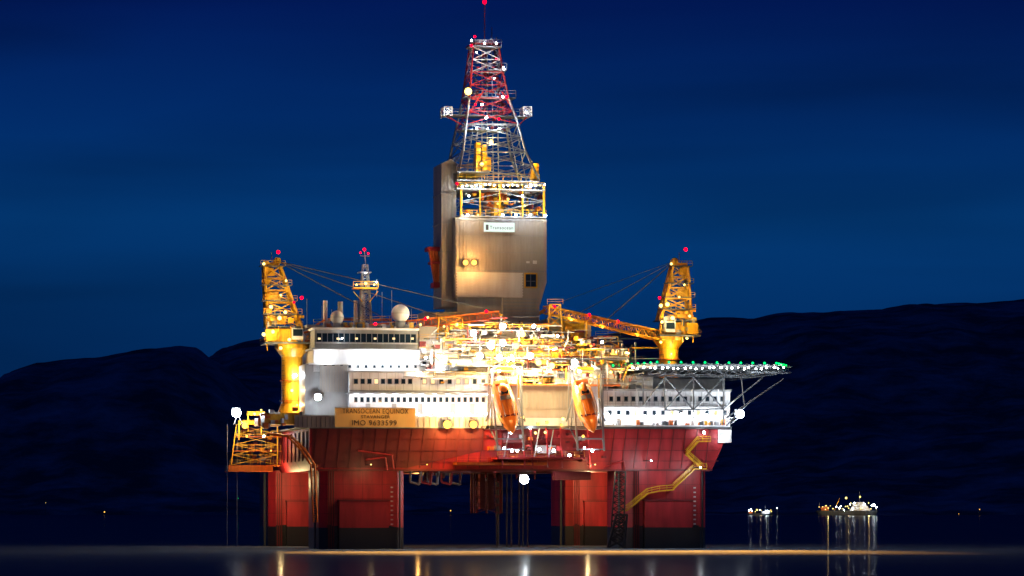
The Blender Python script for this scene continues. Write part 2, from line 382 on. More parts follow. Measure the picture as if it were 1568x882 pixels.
for i in range(3): d.beam(L(734+i*9,66,V0+6),L(734+i*9,66,V0+9),.9,'white',12)
for x,y0 in ((742,6),(727,54),(753,42),(760,56)): d.beam(L(x,66,V0+8),L(x,y0,V0+8),.12,'red' if x==742 else 'gal')
d.obj('tower_structure',dk)
sb=MB(); M['signlit']=emis('backlit_sign_face',(.85,1,.92),1.1)
sb.bx(740,789,340,356,V0-.55,.4,'grey'); sb.bx(741,788,341,355,V0-.62,.08,'signlit'); sb.bx(744,748,344,352,V0-.68,.07,'dgrey')
sb.obj('company_sign',dk); text('Transocean',768,351,V0-.70,1.05,dk)
dl=MB()
for x in range(708,835,7): lamp(dl,dk,x,284+U(-2,2),V0-1.5,random.choice(['lw','ly','lw']),.25,900 if x%4==0 else 0)
for x in (708,716,732,770,790,812,835): lamp(dl,dk,x,329,V0-1.5,random.choice(['lw','ly']),.34,500)
for p in ((717,140,'ly',1.4,2600),(752,217,'ly',.8,1800),(738,252,'ly',.8,1500),(765,197,'lw',.3,700),(813,248,'ly',.5,700),(722,62,'lw',.3,400),(760,66,'lw',.3,400),(742,66,'lw',.3,0),(772,106,'lw',.3,600),(770,148,'lw',.35,600),(686,172,'lw',.35,300),(806,172,'lw',.35,300),(745,180,'lw',.4,900),(730,197,'lw',.25,600),(747,197,'lw',.25,0),(757,120,'lw',.2,400),(764,182,'lr',.5,0),(722,70,'lr',.5,250),(760,90,'lr',.35,300),(742,3,'lr',.75,150),(727,56,'lr',.45,0),(776,148,'lr',.5,250),(728,160,'lr',.4,250),(700,281,'lr',.45,0),(835,330,'lw',.5,350),(778,305,'lo',.5,800),(762,312,'lo',.4,400),(803,315,'ly',.4,400),(718,300,'lw',.3,450),(800,300,'lw',.3,450),(730,80,'lw',.25,300),(771,104,'lw',.4,0),(738,160,'lw',.3,300)):
    lamp(dl,dk,p[0],p[1],V0+2 if p[1]<270 else V0-1,p[2],p[3],p[4])
for x,y in ((775,240),(735,230),(760,265),(785,262)): pl(dk,L(x,y,V0+3),'ly',700)
for x in (713,726): lamp(dl,dk,x,402,V0-2.2,'lo',1.05,3000,1.1); dl.beam(L(x,402,V0-1.5),L(x,402,V0),.12,'dgrey')
dl.obj('derrick_lamps',dk)
# ================================================= CRANES
def crane(name,pivot_px,V,tower,side,boomend,base_y,VB,ped):
    e=empty(name); c=MB(); b=MB()
    xc,yr=ped[0],ped[1]
    p0=L(xc,base_y,V);p1=L(xc,yr,V)
    c.beam(p0,p1,2.3,'yel',20); c.beam(p0,p0+Vector((0,0,2.6)),3.4,'yel',20,2.4); c.beam(p1-Vector((0,0,2.2)),p1-Vector((0,0,.3)),2.3,'yel',20,3.7); c.beam(p1-Vector((0,0,.3)),p1+Vector((0,0,.6)),3.8,'yel',24)
    for z in (3,7.5): 
        q=p0+Vector((0,0,z)); 
        if q.z<p1.z-3: c.beam(q,q+Vector((0,0,.25)),2.7,'org',20)
    for k in range(12):
        q=p0+Vector((-2.5,-.5,1+k*1.1))
        if q.z<p1.z-1: c.beam(q,q+Vector((.6,-1.6,0)),.06,'dgrey')
    z=p1.z+.6; u=p1.x-1.6*side
    c.box(u-5,u+5.2,V-4,V+4,z,z+.4,'dgrey')
    for a,bb in (((u-5,V-4,z+.4),(u+5.2,V-4,z+.4)),((u-5,V+4,z+.4),(u-5,V-4,z+.4)),((u+5.2,V+4,z+.4),(u+5.2,V-4,z+.4))): c.rail(a,bb,'yel')
    c.box(u-3.2,u+2.6,V-2.4,V+3,z+.4,z+3.4,'yel'); c.box(u-side*3.4-1.2,u-side*3.4+1.2,V-3.6,V-.6,z+.6,z+3.2,'yel')
    c.box(u+side*2.3-1.2,u+side*2.3+1.2,V-4.2,V-2.2,z+1,z+3.4,'white'); c.box(u+side*2.3-1.05,u+side*2.3+1.05,V-4.28,V-4.15,z+1.7,z+3.2,'glass')
    c.box(u-4.6,u+3.6,V-3,V+3.4,z+3.7,z+3.9,'dgrey'); c.rail((u-4.6,V-3,z+3.9),(u+3.6,V-3,z+3.9),'yel')
    for xx in (-4.4,-1.8,.9,3.4): c.beam((u+xx,V-3.6,z-1.5),(u+xx,V-3.0,z+3.9),.14,'yel')
    for i in range(26):
        xx=u+U(-4.6,3.8);zz=z+U(.5,6.2);c.box(xx,xx+U(.3,1.2),V-U(2.6,3.6),V-2,zz,zz+U(.3,1.2),random.choice(['yel','yel','dgrey','grey']))
    xs,ytop=tower
    B=[Vector((u-4,V-2.4,z+3.9)),Vector((u+3.4,V-2.4,z+3.9)),Vector((u+3.4,V+2.6,z+3.9)),Vector((u-4,V+2.6,z+3.9))]
    tc=L(xs,ytop,V); T=[tc+Vector((-1.8,-1.3,0)),tc+Vector((1.8,-1.3,0)),tc+Vector((1.8,1.3,0)),tc+Vector((-1.8,1.3,0))]
    c.lattice(B,T,5,.34,.17,'yel')
    for i in (0,2,4):
        t0=i/5+.03;t1=t0+.14; o=Vector((0,.2,0))
        w=.55
        a0=B[0].lerp(T[0],t0);a1=B[1].lerp(T[1],t0);b0=B[0].lerp(T[0],t1);b1=B[1].lerp(T[1],t1)
        if side>0: c.add([a0+o,a0.lerp(a1,w)+o,b0.lerp(b1,w)+o,b0+o],[(0,1,2,3)],'yel')
        else: c.add([a1.lerp(a0,w)+o,a1+o,b1+o,b1.lerp(b0,w)+o],[(0,1,2,3)],'yel')
    for t in (.2,.42,.68,1.0):
        a=B[0].lerp(T[0],t)+Vector((-.9,-.9,0)); bb=B[1].lerp(T[1],t)+Vector((.9,-.9,0))
        c.box(a.x,bb.x,a.y,a.y+3.4,a.z-.1,a.z+.1,'dgrey'); c.rail((a.x,a.y,a.z),(bb.x,a.y,a.z),'yel',1.15,.05,1.2)
        c.box(a.x+.6,a.x+1.8,a.y+.3,a.y+1.4,a.z+.1,a.z+U(.8,1.6),'yel')
    hd=tc+Vector((side*1.2,0,1.2)); c.box(tc.x-1.6,tc.x+1.6,V-1,V+1,tc.z,tc.z+.8,'yel')
    c.beam(hd+Vector((0,-.8,0)),hd+Vector((0,.8,0)),.8,'yel',14); c.beam(tc,tc+Vector((0,0,3.2)),.12,'gal')
    c.beam(L(xs-side*9,ytop+2,V),tc,.35,'yel'); c.bx(xs-side*9-4,xs-side*9+4,ytop-1,ytop+5,V-1,2,'yel')
    pv=L(*pivot_px,V-1); q=L(*boomend,VB)
    b.boom(pv,q,2.6,1.6,26,.17,.09,'yel' if side<0 else 'org',2.0,1.6)
    b.beam(q,q+Vector((side*1.6,0,-1)),.5,'yel')
    for t in (.45,.7,.97):
        for yy in (-.5,.5): b.beam(hd+Vector((0,yy,0)),pv.lerp(q,t)+Vector((0,yy,1)),.07,'dgrey')
    b.beam(q,q-Vector((0,0,3)),.08,'dgrey'); b.box(q.x-.5,q.x+.5,q.y-.4,q.y+.4,q.z-4.4,q.z-3,'org')
    c.obj('crane_tower',e); b.obj('crane_boom',e)
    lm=MB()
    for t_,k_,w_ in ((.18,'lo',900),(.36,'lr',60),(.5,'lo',900),(.62,'lr',60),(.78,'ly',900),(.93,'lr',60)):
        g=pv.lerp(q,t_)+Vector((0,-1.1,1.0 if k_=='lr' else -1.2)); lm.beam(g,g+Vector((0,1.1,-.6 if k_=='lr' else .6)),.08,'dgrey'); lm.sph(g,.36 if k_=='lr' else .26,k_,10,8); pl(e,g+Vector((0,-.7,-.3)),k_,w_)
    lm.obj('boom_lamps',e)
    return e
def cranelamps(e,arr,V):
    m=MB()
    for a in arr: lamp(m,e,a[0],a[1],V-4.4 if a[1]<540 else V-2.7,a[2],a[3],a[4]*1.25,1.0)
    m.obj('crane_lamps',e)
e1=crane('pedestal_crane',(466,516),16,(416,408),1,(764,482),636,8,(447,532))
cranelamps(e1,[(426,386,'lr',.65,0),(404,404,'ly',.5,300),(438,430,'ly',.4,500),(415,470,'ly',.65,700),(428,487,'ly',.75,700),(437,478,'ly',.6,400),(462,456,'lr',.6,0),(450,463,'lr',.4,0),(404,512,'ly',.7,900),(418,508,'ly',.7,500),(443,520,'ly',.6,500),(430,533,'ly',.6,900),(452,575,'lw',.6,1300),(447,598,'ly',.6,1200),(430,452,'ly',.4,600),(455,620,'ly',.3,700)],16)
e2=crane('pedestal_crane',(1004,513),48,(1040,408),-1,(835,474),600,30,(1024,520))
cranelamps(e2,[(1050,382,'lr',.7,0),(1028,404,'ly',.5,300),(1048,436,'ly',.4,500),(1022,466,'ly',.8,900),(1012,468,'ly',.7,500),(1010,456,'lr',.55,0),(1030,487,'ly',.75,900),(1014,493,'ly',.6,500),(1056,484,'ly',.5,400),(1052,518,'ly',.5,700),(1012,524,'ly',.5,700),(1028,542,'ly',.4,900),(1040,455,'ly',.4,600)],48)
# ================================================= radio mast, domes
rm=empty('radio_mast'); m=MB(); V=12
m.lattice(sq(551,570,500,V,V+2.6),sq(556,563,405,V+.8,V+1.8),9,.16,.09,'gal')
m.bx(543,579,440,442,V-.6,4,'yel'); m.rail(L(541,440,V-.6),L(579,440,V-.6),'yel',1.3,.08); m.beam(L(541,446,V),L(555,462,V),.12,'yel'); m.beam(L(579,446,V),L(566,462,V),.12,'yel')
m.bx(550,569,416,417.5,V,2.5,'gal'); m.beam(L(560,405,V+1),L(558,384,V+1),.12,'gal'); m.beam(L(552,392,V+1),L(566,392,V+1),.09,'gal'); m.beam(L(577,455,V),L(577,428,V),.1,'gal')
m.obj('lattice_mast',rm); m=MB()
for a in ((558,382,'lr',.55),(552,387,'lr',.35),(564,388,'lr',.35),(546,436,'ly',.35),(560,434,'ly',.5),(573,436,'ly',.35),(560,418,'lw',.2),(576,432,'lw',.2)): lamp(m,rm,a[0],a[1],V-1.2,a[2],a[3],300 if a[2]!='lr' else 60)
m.obj('mast_lamps',rm)
for i,(x,y,r) in enumerate(((613,480,2.0),(516,486,1.5))):
    e=empty('satellite_dome'); m=MB(); p=L(x,y,9); m.sph(p,r,'white',24,16); m.beam(p-Vector((0,0,r+1.2)),p-Vector((0,0,r*.8)),r*.55,'grey',14); m.beam(p+Vector((0,0,-.05)),p+Vector((0,0,.05)),r+.03,'grey',24)
    m.obj('radome',e,True)
    if i==0: pl(e,p+Vector((-1.5,-4,2)),'ly',200)
# ================================================= HELIDECK
hd=empty('helideck'); m=MB()
a=L(960,560,0).x; b=L(1212,560,0).x; zt=L(1086,560,0).z
cx=(a+b)/2; rx=(b-a)/2
ocx=[(-1,.55),(-.72,.0),(.72,.0),(1,.30),(1,.70),(.72,1),(-.72,1),(-1,.75)]
oc=[(cx+rx*x,-6+y*34) for x,y in ocx]
def slab(z0,z1,k,g=0):
    pts=[(cx+(x-cx)*(1+g),11+(y-11)*(1+g)) for x,y in oc]; n=8
    m.add([(x,y,z0) for x,y in pts]+[(x,y,z1) for x,y in pts],[tuple(range(7,-1,-1)),tuple(range(8,16))]+[(i,(i+1)%n,(i+1)%n+n,i+n) for i in range(n)],k)
slab(zt-.5,zt,'grey'); slab(zt-.75,zt-.55,'dgrey',.0)
for i in range(8):
    p=Vector((*oc[i],zt-.2)); q=Vector((*oc[(i+1)%8],zt-.2)); n=int((q-p).length/1.6)+1
    cen=Vector((cx,11,zt))
    for j in range(n):
        t=p.lerp(q,j/n); o=(t-cen).normalized()*1.5; m.beam(t,t+o+Vector((0,0,.35)),.05,'gal')
    m.beam(p+(p-cen).normalized()*1.5+Vector((0,0,.35)),q+(q-cen).normalized()*1.5+Vector((0,0,.35)),.05,'gal')
zb=zt-2.2
for yv in (-3,6,15,24):
    x0=cx-rx*.95; x1=cx+rx*.92
    m.beam((x0,yv,zt-.8),(x1,yv,zt-.8),.16,'gal'); m.beam((x0+3,yv,zb),(x1-5,yv,zb),.16,'gal'); m.beam((x1-5,yv,zb),(x1,yv,zt-.8),.14,'gal')
    n=16
    for j in range(n):
        xa=x0+3+(x1-8-x0)*j/n; xb=x0+3+(x1-8-x0)*(j+1)/n
        m.beam((xa,yv,zt-.8) if j%2 else (xa,yv,zb),(xb,yv,zb) if j%2 else (xb,yv,zt-.8),.09,'gal')
for j in range(9):
    xa=cx-rx*.85+rx*1.6*j/8; m.beam((xa,-4,zb+.3),(xa,26,zb+.3),.16,'gal')
for yv in (-2,10):
    pts=[((1018,576),(1018,628)),((1018,628),(1062,578)),((1018,576),(1062,628)),((1062,578),(1062,640)),((1062,628),(1108,578)),((1062,578),(1108,626)),((1108,576),(1108,648)),((1108,626),(1168,578)),((1112,640),(1200,580)),((1140,620),(1135,578)),((1018,628),(1108,626)),((1112,652),(1150,612)),((985,578),(985,620)),((985,620),(1018,578))]
    for p,q in pts: m.beam(L(*p,yv),L(*q,yv),.17,'gal',6)
for p in ((1018,628),(1062,628),(1108,626)): m.beam(L(*p,-2),L(*p,10),.16,'gal')
m.bx(1150,1212,569,571,-5,4,'gal')
m.obj('deck_and_truss',hd); m=MB()
for i in range(8):
    p=Vector((*oc[i],zt+.25)); q=Vector((*oc[(i+1)%8],zt+.25)); n=max(1,int((q-p).length/2.6))
    for j in range(n): m.sph(p.lerp(q,j/n)+Vector((0,0,.15)),.26,'lg',8,6)
for x in range(968,1208,9): lamp(m,hd,x+U(-2,2),564+U(-1.5,1),-7,'lw',U(.16,.36),110 if (x//9)%3==0 else 0)
for x in (1000,1060,1120,1180): pl(hd,L(x,560,2)+Vector((0,0,.6)),'lg',200)
for x in (1030,1090,1150): pl(hd,L(x,600,0),'lw',250)
m.obj('deck_edge_lamps',hd)
# ================================================= LIFEBOATS
def lifeboat(xc,yc,lean):
    e=empty('lifeboat'); c=MB()
    secs=[(-5.6,.5,.5),(-5.2,1.2,1.1),(-4,1.65,1.6),(-2,1.95,1.9),(0,2.05,1.95),(2,1.9,1.8),(3.8,1.4,1.35),(5,.8,.8),(5.9,.12,.15)]
    n=18; vs=[]
    for x,w,hh in secs:
        for i in range(n):
            t=2*math.pi*i/n; ct,st_=math.cos(t),math.sin(t)
            yy=w*math.copysign(abs(ct)**.8,ct); zz=hh*math.copysign(abs(st_)**.85,st_)*(1 if st_>0 else .85)
            vs.append(Vector((x,yy,zz)))
    fs=[(k*n+i,k*n+(i+1)%n,(k+1)*n+(i+1)%n,(k+1)*n+i) for k in range(len(secs)-1) for i in range(n)]+[tuple(range(n-1,-1,-1)),tuple(range((len(secs)-1)*n,len(secs)*n))]
    c.add(vs,fs,'boat')
    c.sph((-2.6,0,1.9),1.15,'boat',14,10,(1.1,.85,.8)); c.box(-2.0,-1.45,-.7,.7,2.0,2.5,'glass')
    for x in (-.8,.9,2.5): 
        for sy in (-1,1): c.sph((x,sy*1.55,.95),.3,'glass',10,6,(1,.5,.7))
    c.box(-3.2,3.2,-.06,.06,1.86,2.08,'org')
    for sy in (-1,1):
        c.beam((-4.8,sy*1.5,.05),(4.2,sy*1.5,.05),.15,'dgrey',6); c.beam((-3.5,sy*.9,1.75),(3,sy*.9,1.75),.06,'white')
    c.box(-4.6,-3.9,-1.2,1.2,1.0,1.9,'org'); c.box(-1.2,-.4,-1.0,1.0,1.72,2.02,'grey'); c.box(2.6,3.0,-1.1,1.1,.9,1.6,'redd')
    c.beam((-6.3,0,-.4),(-5.4,0,-.4),.75,'dgrey',14)
    Rm=Matrix.Rotation(lean,3,'Y')
    base=Matrix(((0,1,0),(-.47,0,-.88),(-.88,0,.47)))
    pc=L(xc,yc,-7)
    c.v=[tuple(pc+Rm@(base@(Vector(p)*1.16))) for p in c.v]
    c.obj('boat_body',e,False)
    f=MB()
    for sx in (-1,1):
        f.beam(L(xc+sx*22,566,-3),L(xc+sx*20+8,690,-9),.28,'gal'); f.beam(L(xc+sx*18,566,-1),L(xc+sx*22,640,-.6),.26,'grey')
        f.beam(L(xc+sx*22,566,-3),L(xc+sx*10,560,-1),.22,'gal'); f.beam(L(xc+sx*20,610,-5),L(xc+sx*30,645,-1),.2,'gal')
        f.beam(L(xc+sx*22,640,-6.6),L(xc+sx*22,655,-.5),.2,'gal'); f.beam(L(xc+sx*20,575,-3.5),L(xc+sx*20,610,-1),.18,'yel')
        f.beam(L(xc+sx*20+6,676,-8),L(xc+sx*26,652,-1),.18,'gal')
        f.beam(L(xc+sx*26,560,-2),L(xc+sx*27,655,-1.5),.16,'gal')
    for y in (568,580,672,688):
        t=(y-566)/124; f.beam(L(xc-22+8*t,y,-3-6*t),L(xc+22+8*t-2*t,y,-3-6*t),.18,'gal')
    f.bx(xc-12,xc+12,562,570,-3,4,'yel'); f.bx(xc-24,xc+24,654,657,-7,6,'gal'); f.rail(L(xc-24,654,-7),L(xc+24,654,-7),'gal',.9)
    for y in (572,584,600): f.rail(L(xc-26,y,-1.4),L(xc-15,y,-1.4),'gal')
    f.beam(L(xc-2,572,-4),L(xc-2+3,600,-5),.08,'dgrey'); f.beam(L(xc+5,572,-4),L(xc+5,596,-5),.08,'dgrey')
    f.obj('launching_davit',e)
    m=MB()
    lamp(m,e,xc-10,568,-5,'lw',.5,500); lamp(m,e,xc+14,577,-5,'ly',.5,800); lamp(m,e,xc+10,690,-9.5,'lw',.45,450);lamp(m,e,xc-2,686,-9.2,'lw',.35,0)
    pl(e,L(xc-24,610,-12),'lo',450); pl(e,L(xc+16,640,-13),'lo',350)
    m.obj('davit_lamps',e)
lifeboat(774,622,math.radians(-9)); lifeboat(897,621,math.radians(-9))
# ================================================= RIG LAMPS
m=MB()
def ml(*a,**k): lamp(m,rig,*a,**k)
ml(362,632,36,'lw',1.7,4000); ml(1133,634,0,'lw',1.6,4000); ml(803,734,6,'lw',1.6,5000)
ml(487,608,2,'lw',1.2,900); ml(685,650,-2.5,'lo',1.5,6000,off=1.2); ml(725,650,-2.5,'lo',1.4,5000,off=1.2); ml(940,540,8,'lo',1.3,4500)
for x in (549,571,592,613): ml(x,548,4.2,'lw',.85,500)
pl(rig,L(560,612,-5),'lo',650); pl(rig,L(600,612,-5),'lo',650)  # added lights without fixtures, to brighten the name board
ml(497,547,4.2,'lw',.6,450); ml(524,518,5,'lw',.2,150)
for x in range(545,748,20): ml(x,604.5,1.6,'lw',.22,460,bulb=False)
for x in range(640,745,13): ml(x,634,1.0,'ly' if x%2 else 'lw',.4,330)
for x in range(930,1116,19): ml(x,636+U(-2,2),2.4,'lw',.6,400)
for x in (800,824,862,838): ml(x,650+U(-12,4),-4,random.choice(['ly','lo']),.6,700)
for x,y,k in ((783,662,'lw'),(812,655,'lw'),(826,688,'lw'),(848,690,'lw'),(835,662,'ly'),(872,697,'lw'),(792,690,'lw'),(860,651,'lo'),(820,663,'ly'),(1078,662,'lw'),(1106,668,'lw'),(893,668,'lo')): ml(x,y,-5.5 if x<950 else -1.6,k,.5,400)
for x,y,k,r in ((375,652,'lo',1.1),(390,634,'ly',.5),(400,628,'ly',.35),(378,668,'lo',.45),(404,668,'lw',.35),(420,650,'ly',.35),(415,690,'lo',.3)): ml(x,y,36,k,r,600)
for i in range(90):
    x=random.gauss(785,62); x=min(max(x,650),965); y=U(492+abs(x-780)*.15,588); q=R(); ml(x,y,U(-.5,1.5),random.choice(['ly','lw','lo','ly']),U(.2,.6),U(400,1000) if q<.55 else 0,bulb=(i%2==0))
for x,y in ((735,545),(752,530),(765,548),(790,530),(812,545),(825,555),(800,512),(770,500),(845,560),(725,510),(880,555),(728,552),(770,525)): ml(x,y,-1,'ly' if R()<.6 else 'lw',1.1,3400,off=.3)
for x,y in ((765,552),(785,578),(893,575),(905,575)): ml(x,y,-3,'ly',.6,700)
for x,y in ((644,497),(655,486),(680,500),(700,496),(652,548),(676,560),(640,575),(670,545)): ml(x,y,2.5,'ly' if y<510 else 'lw',.4,700)
for x,y in ((905,530),(925,545),(958,540),(965,560),(890,522),(950,570)): ml(x,y,3,'lo' if x%2 else 'ly',.45,900)
for x,y,pw in ((745,535,10000),(780,545,13000),(815,540,13000),(840,560,8000),(780,515,9000)): pl(rig,L(x,y,-6),'ly',pw,.5)  # added fill lights without fixtures, to burn out the centre deck
m.obj('deck_floodlights',rig)
br=MB()
def arm(px,py,v0,out,kind,power):  # added lamps on made-up brackets, to light the hull front and columns
    a=L(px,py,v0); b=a+Vector((0,-out,0)); br.beam(a,b,.12,'dgrey'); br.sph(b,.14,kind,8,6); pl(rig,b+Vector((0,0,-.8)),kind,power,.3)
for x,y,k,pw in ((560,712,'ly',900),(645,712,'lo',1300),(900,712,'ly',2300),(985,706,'lw',2100),(1060,716,'lw',1700)):
    arm(x,y,0,7,k,pw)
br.obj('added_outrigger_lamps',rig)
pl(rig,L(640,745,45),'lo',5000); pl(rig,L(430,740,42),'ly',7000); pl(rig,L(900,740,42),'ly',9000)
def spot(px,z,power,dist,half):
    l=bpy.data.lights.new('added_water_pool_spot','SPOT'); l.energy=power; l.color=(1,.36,.05); l.spot_size=math.radians(half*2); l.spot_blend=.45; l.shadow_soft_size=.3  # added spots without fixtures, to make the gold pool on the water
    o=bpy.data.objects.new('added_water_pool_spot',l); scene.collection.objects.link(o); o.parent=rig
    p=L(px,650,-9); p.z=z; o.location=p
    aim=Vector((p.x+dist*SN,-9-dist*CS,0))-p
    o.rotation_euler=aim.to_track_quat('-Z','Y').to_euler()
for x in (400,450,500,560,620,680,740,800,860,920,980,1040,1100): spot(x,28,1000000 if 560<x<1000 else 750000,50,15)
# ================================================= WATER
me=bpy.data.meshes.new('sea_water'); S=30000
me.from_pydata([(-S,-3000,0),(S,-3000,0),(S,S,0),(-S,S,0)],[],[(0,1,2,3)])
w=bpy.data.objects.new('sea_water',me); scene.collection.objects.link(w)
mt,t,b=newmat('sea_water')
b.inputs['Base Color'].default_value=(.05,.055,.06,1); b.inputs['Roughness'].default_value=.09; b.inputs['IOR'].default_value=1.33
tc=t.nodes.new('ShaderNodeTexCoord'); mp=t.nodes.new('ShaderNodeMapping'); mp.inputs['Scale'].default_value=(.05,.12,1)
n1=t.nodes.new('ShaderNodeTexNoise'); n1.inputs['Scale'].default_value=1.6; n1.inputs['Detail'].default_value=6
bp=t.nodes.new('ShaderNodeBump'); bp.inputs['Strength'].default_value=.10; bp.inputs['Distance'].default_value=.2
t.links.new(tc.outputs['Object'],mp.inputs[0]); t.links.new(mp.outputs[0],n1.inputs['Vector']); t.links.new(n1.outputs[0],bp.inputs['Height']); t.links.new(bp.outputs[0],b.inputs['Normal'])
# part mirror, part diffuse added to hold the lamp pool, in uneven patches
mp2=t.nodes.new('ShaderNodeMapping'); mp2.inputs['Scale'].default_value=(.006,.02,1)
n2=t.nodes.new('ShaderNodeTexNoise'); n2.inputs['Scale'].default_value=1.0; n2.inputs['Detail'].default_value=5
t.links.new(tc.outputs['Object'],mp2.inputs[0]); t.links.new(mp2.outputs[0],n2.inputs['Vector'])
mr=t.nodes.new('ShaderNodeMapRange'); mr.inputs['From Min'].default_value=.3; mr.inputs['From Max'].default_value=.7; mr.inputs['To Min'].default_value=.66; mr.inputs['To Max'].default_value=.86
t.links.new(n2.outputs[0],mr.inputs['Value'])
df=t.nodes.new('ShaderNodeBsdfDiffuse'); df.inputs['Color'].default_value=(.10,.13,.18,1)  # bluish tone stands in for sky reflection, put into the colour
mxs=t.nodes.new('ShaderNodeMixShader'); t.links.new(mr.outputs[0],mxs.inputs[0])
out=[n for n in t.nodes if n.type=='OUTPUT_MATERIAL'][0]
t.links.new(b.outputs[0],mxs.inputs[1]); t.links.new(df.outputs[0],mxs.inputs[2]); t.links.new(mxs.outputs[0],out.inputs['Surface'])
me.materials.append(mt)
# ================================================= HILLS
hm,t,b=newmat('hillside_rock_and_scrub')
tc=t.nodes.new('ShaderNodeTexCoord'); n1=t.nodes.new('ShaderNodeTexNoise'); n1.inputs['Scale'].default_value=.006; n1.inputs['Detail'].default_value=12; n1.inputs['Roughness'].default_value=.7
r=t.nodes.new('ShaderNodeValToRGB'); r.color_ramp.elements[0].position=.42; r.color_ramp.elements[1].position=.68
r.color_ramp.elements[0].color=(.09,.10,.09,1); r.color_ramp.elements[1].color=(.42,.40,.38,1)
t.links.new(tc.outputs['Object'],n1.inputs['Vector']); t.links.new(n1.outputs[0],r.inputs[0]); t.links.new(r.outputs[0],b.inputs['Base Color'])
b.inputs['Roughness'].default_value=1; b.inputs['Specular IOR Level'].default_value=.1
def hill(name,prof,dist,shore,seed,nx=260,ny=60,x0=-900,x1=2500,rough=22):
    vs=[];fs=[]
    def pr(px):
        if px<=prof[0][0]: return prof[0][1]
        for (a,ya),(c_,yc) in zip(prof,prof[1:]):
            if px<=c_:
                tt=(px-a)/(c_-a); tt=tt*tt*(3-2*tt)*.5+tt*.5; return ya+(yc-ya)*tt
        return prof[-1][1]
    for j in range(ny):
        tt=j/(ny-1)*1.5; dd=shore+(dist-shore)*tt
        for i in range(nx):
            px=x0+(x1-x0)*i/(nx-1)
            X=(px-784)/4900*dist
            H=(780-pr(px))/4900*dist+CH
            Y=dd-D+120*noise.noise(Vector((X*.002,seed,0)))+40*noise.noise(Vector((X*.012,seed,3)))
            s_=min(tt,1); g=(s_*s_*(3-2*s_))*.6+s_*.4
            if tt>1: g=1-(tt-1)*1.2
            nn=noise.fractal(Vector((X*.003,Y*.003,seed)),1.0,2.1,6)
            amp=rough*min(1,tt*3)*(1 if tt<.8 or tt>1.1 else .45)
            Z=max(H,0)*g+nn*amp+ (noise.noise(Vector((X*.02,Y*.02,seed)))*5 if tt>0.02 else 0)
            if j==0: Z=-5
            vs.append((X,Y,Z))
    for j in range(ny-1):
        for i in range(nx-1):
            a=j*nx+i; fs.append((a,a+1,a+nx+1,a+nx))
    me=bpy.data.meshes.new(name); me.from_pydata(vs,[],fs); me.polygons.foreach_set('use_smooth',[True]*len(fs)); me.materials.append(hm)
    o=bpy.data.objects.new(name,me); scene.collection.objects.link(o)
hill('far_hills',[(-900,640),(200,610),(320,550),(350,531),(400,518),(600,520),(900,518),(1000,505),(1080,491),(1150,489),(1200,484),(1300,479),(1400,466),(1500,462),(1568,458),(1800,450),(2500,560)],8500,5200,3.3,420,90)
hill('near_hills',[(-900,700),(-300,640),(0,586),(30,566),(60,556),(150,546),(230,531),(270,528),(300,534),(330,552),(400,605),(500,670),(620,735),(800,752),(1000,745),(1150,712),(1300,690),(1450,665),(1568,655),(2000,640),(2500,720)],6300,4900,9.1,420,70,rough=16)
# ================================================= distant vessels + shore lamps
def ship(name,px,dist,length,hk):
    e=empty(name,0,((px-784)/4900*dist,dist-D,0)); c=MB(); l=length
    st=[(-.5,.16),(-.45,.2),(.3,.2),(.42,.1),(.5,0.005)]
    vs=[];n=len(st)
    for z,g in((-1,.9),(l*.075,1)):
        for x,wd in st: vs.append((x*l*g,-wd*l*.5*g,z))
        for x,wd in reversed(st): vs.append((x*l*g,wd*l*.5*g,z))
    N=2*n
    c.add(vs,[(i,(i+1)%N,(i+1)%N+N,i+N) for i in range(N)]+[tuple(range(N,2*N))],'dgrey')
    z=l*.075
    for k in range(hk): c.box(l*(.05+.02*k),l*(.36-.03*k),-l*.07,l*.07,z+k*l*.035,z+(k+1)*l*.033,'white')
    c.beam((l*.2,0,z),(l*.2,0,z+l*.30),l*.006,'gal'); c.box(-l*.42,-l*.3,-l*.05,l*.05,z,z+l*.06,'org'); c.beam((-l*.2,0,z),(-l*.12,0,z+l*.2),l*.008,'yel')
    c.beam((-l*.44,0,z),(-l*.44,0,z+l*.13),l*.005,'gal')
    c.obj('ship_body',e)
    return e,MB(),l,z
e,m_,l,z=ship('supply_ship',1297,4700,92,4)
for i in range(34):
    x=U(-.48,.46)*l; zz=z+U(.5,9)*(1.6 if 0<x<.35*l else .8); m_.sph((x,-l*.11,zz),U(.4,.8),random.choice(['ly','lw','ly']),8,6)
m_.sph((l*-.02,-5,z+l*.2),1.5,'ly'); m_.sph((l*.42,-8,z+8),1.3,'lw'); m_.sph((l*.2,-8,z+l*.22),1.1,'ly')
m_.obj('ship_lamps',e)
for xx in(-30,0,30): pl(e,(xx,-22,14),'ly',9000)
e,m_,l,z=ship('fishing_boat',1164,4650,38,2)
for i in range(9): m_.sph((U(-.45,.45)*l,-l*.12,z+U(.5,6)),U(.35,.7),random.choice(['lo','ly','lw']),8,6)
m_.sph((-5,-5,z+5),1.1,'ly'); m_.sph((9,-5,z+3),1.1,'lw'); m_.obj('boat_lamps',e); pl(e,(0,-14,8),'ly',3000)
for px,py,k,r in ((160,784,'lo',1.0),(365,763,'lg',.6),(690,782,'lo',.9),(1500,780,'lo',.7),(1190,778,'lw',.7),(1468,787,'lo',.5),(70,770,'ly',.35)):
    m_=MB(); dd=4700; X=(px-784)/4900*dd; Z=CH+(780-py)/4900*dd
    e=empty('navigation_beacon',0,(X,dd-D,0)); m_.beam((0,0,-4),(0,0,max(Z,2)),.35,'dgrey',8); m_.beam((0,0,-4),(0,0,.8),2.2,'dgrey',10,1.4); m_.sph((0,-.3,max(Z,2)),r*.8,k); m_.obj('beacon_body',e)
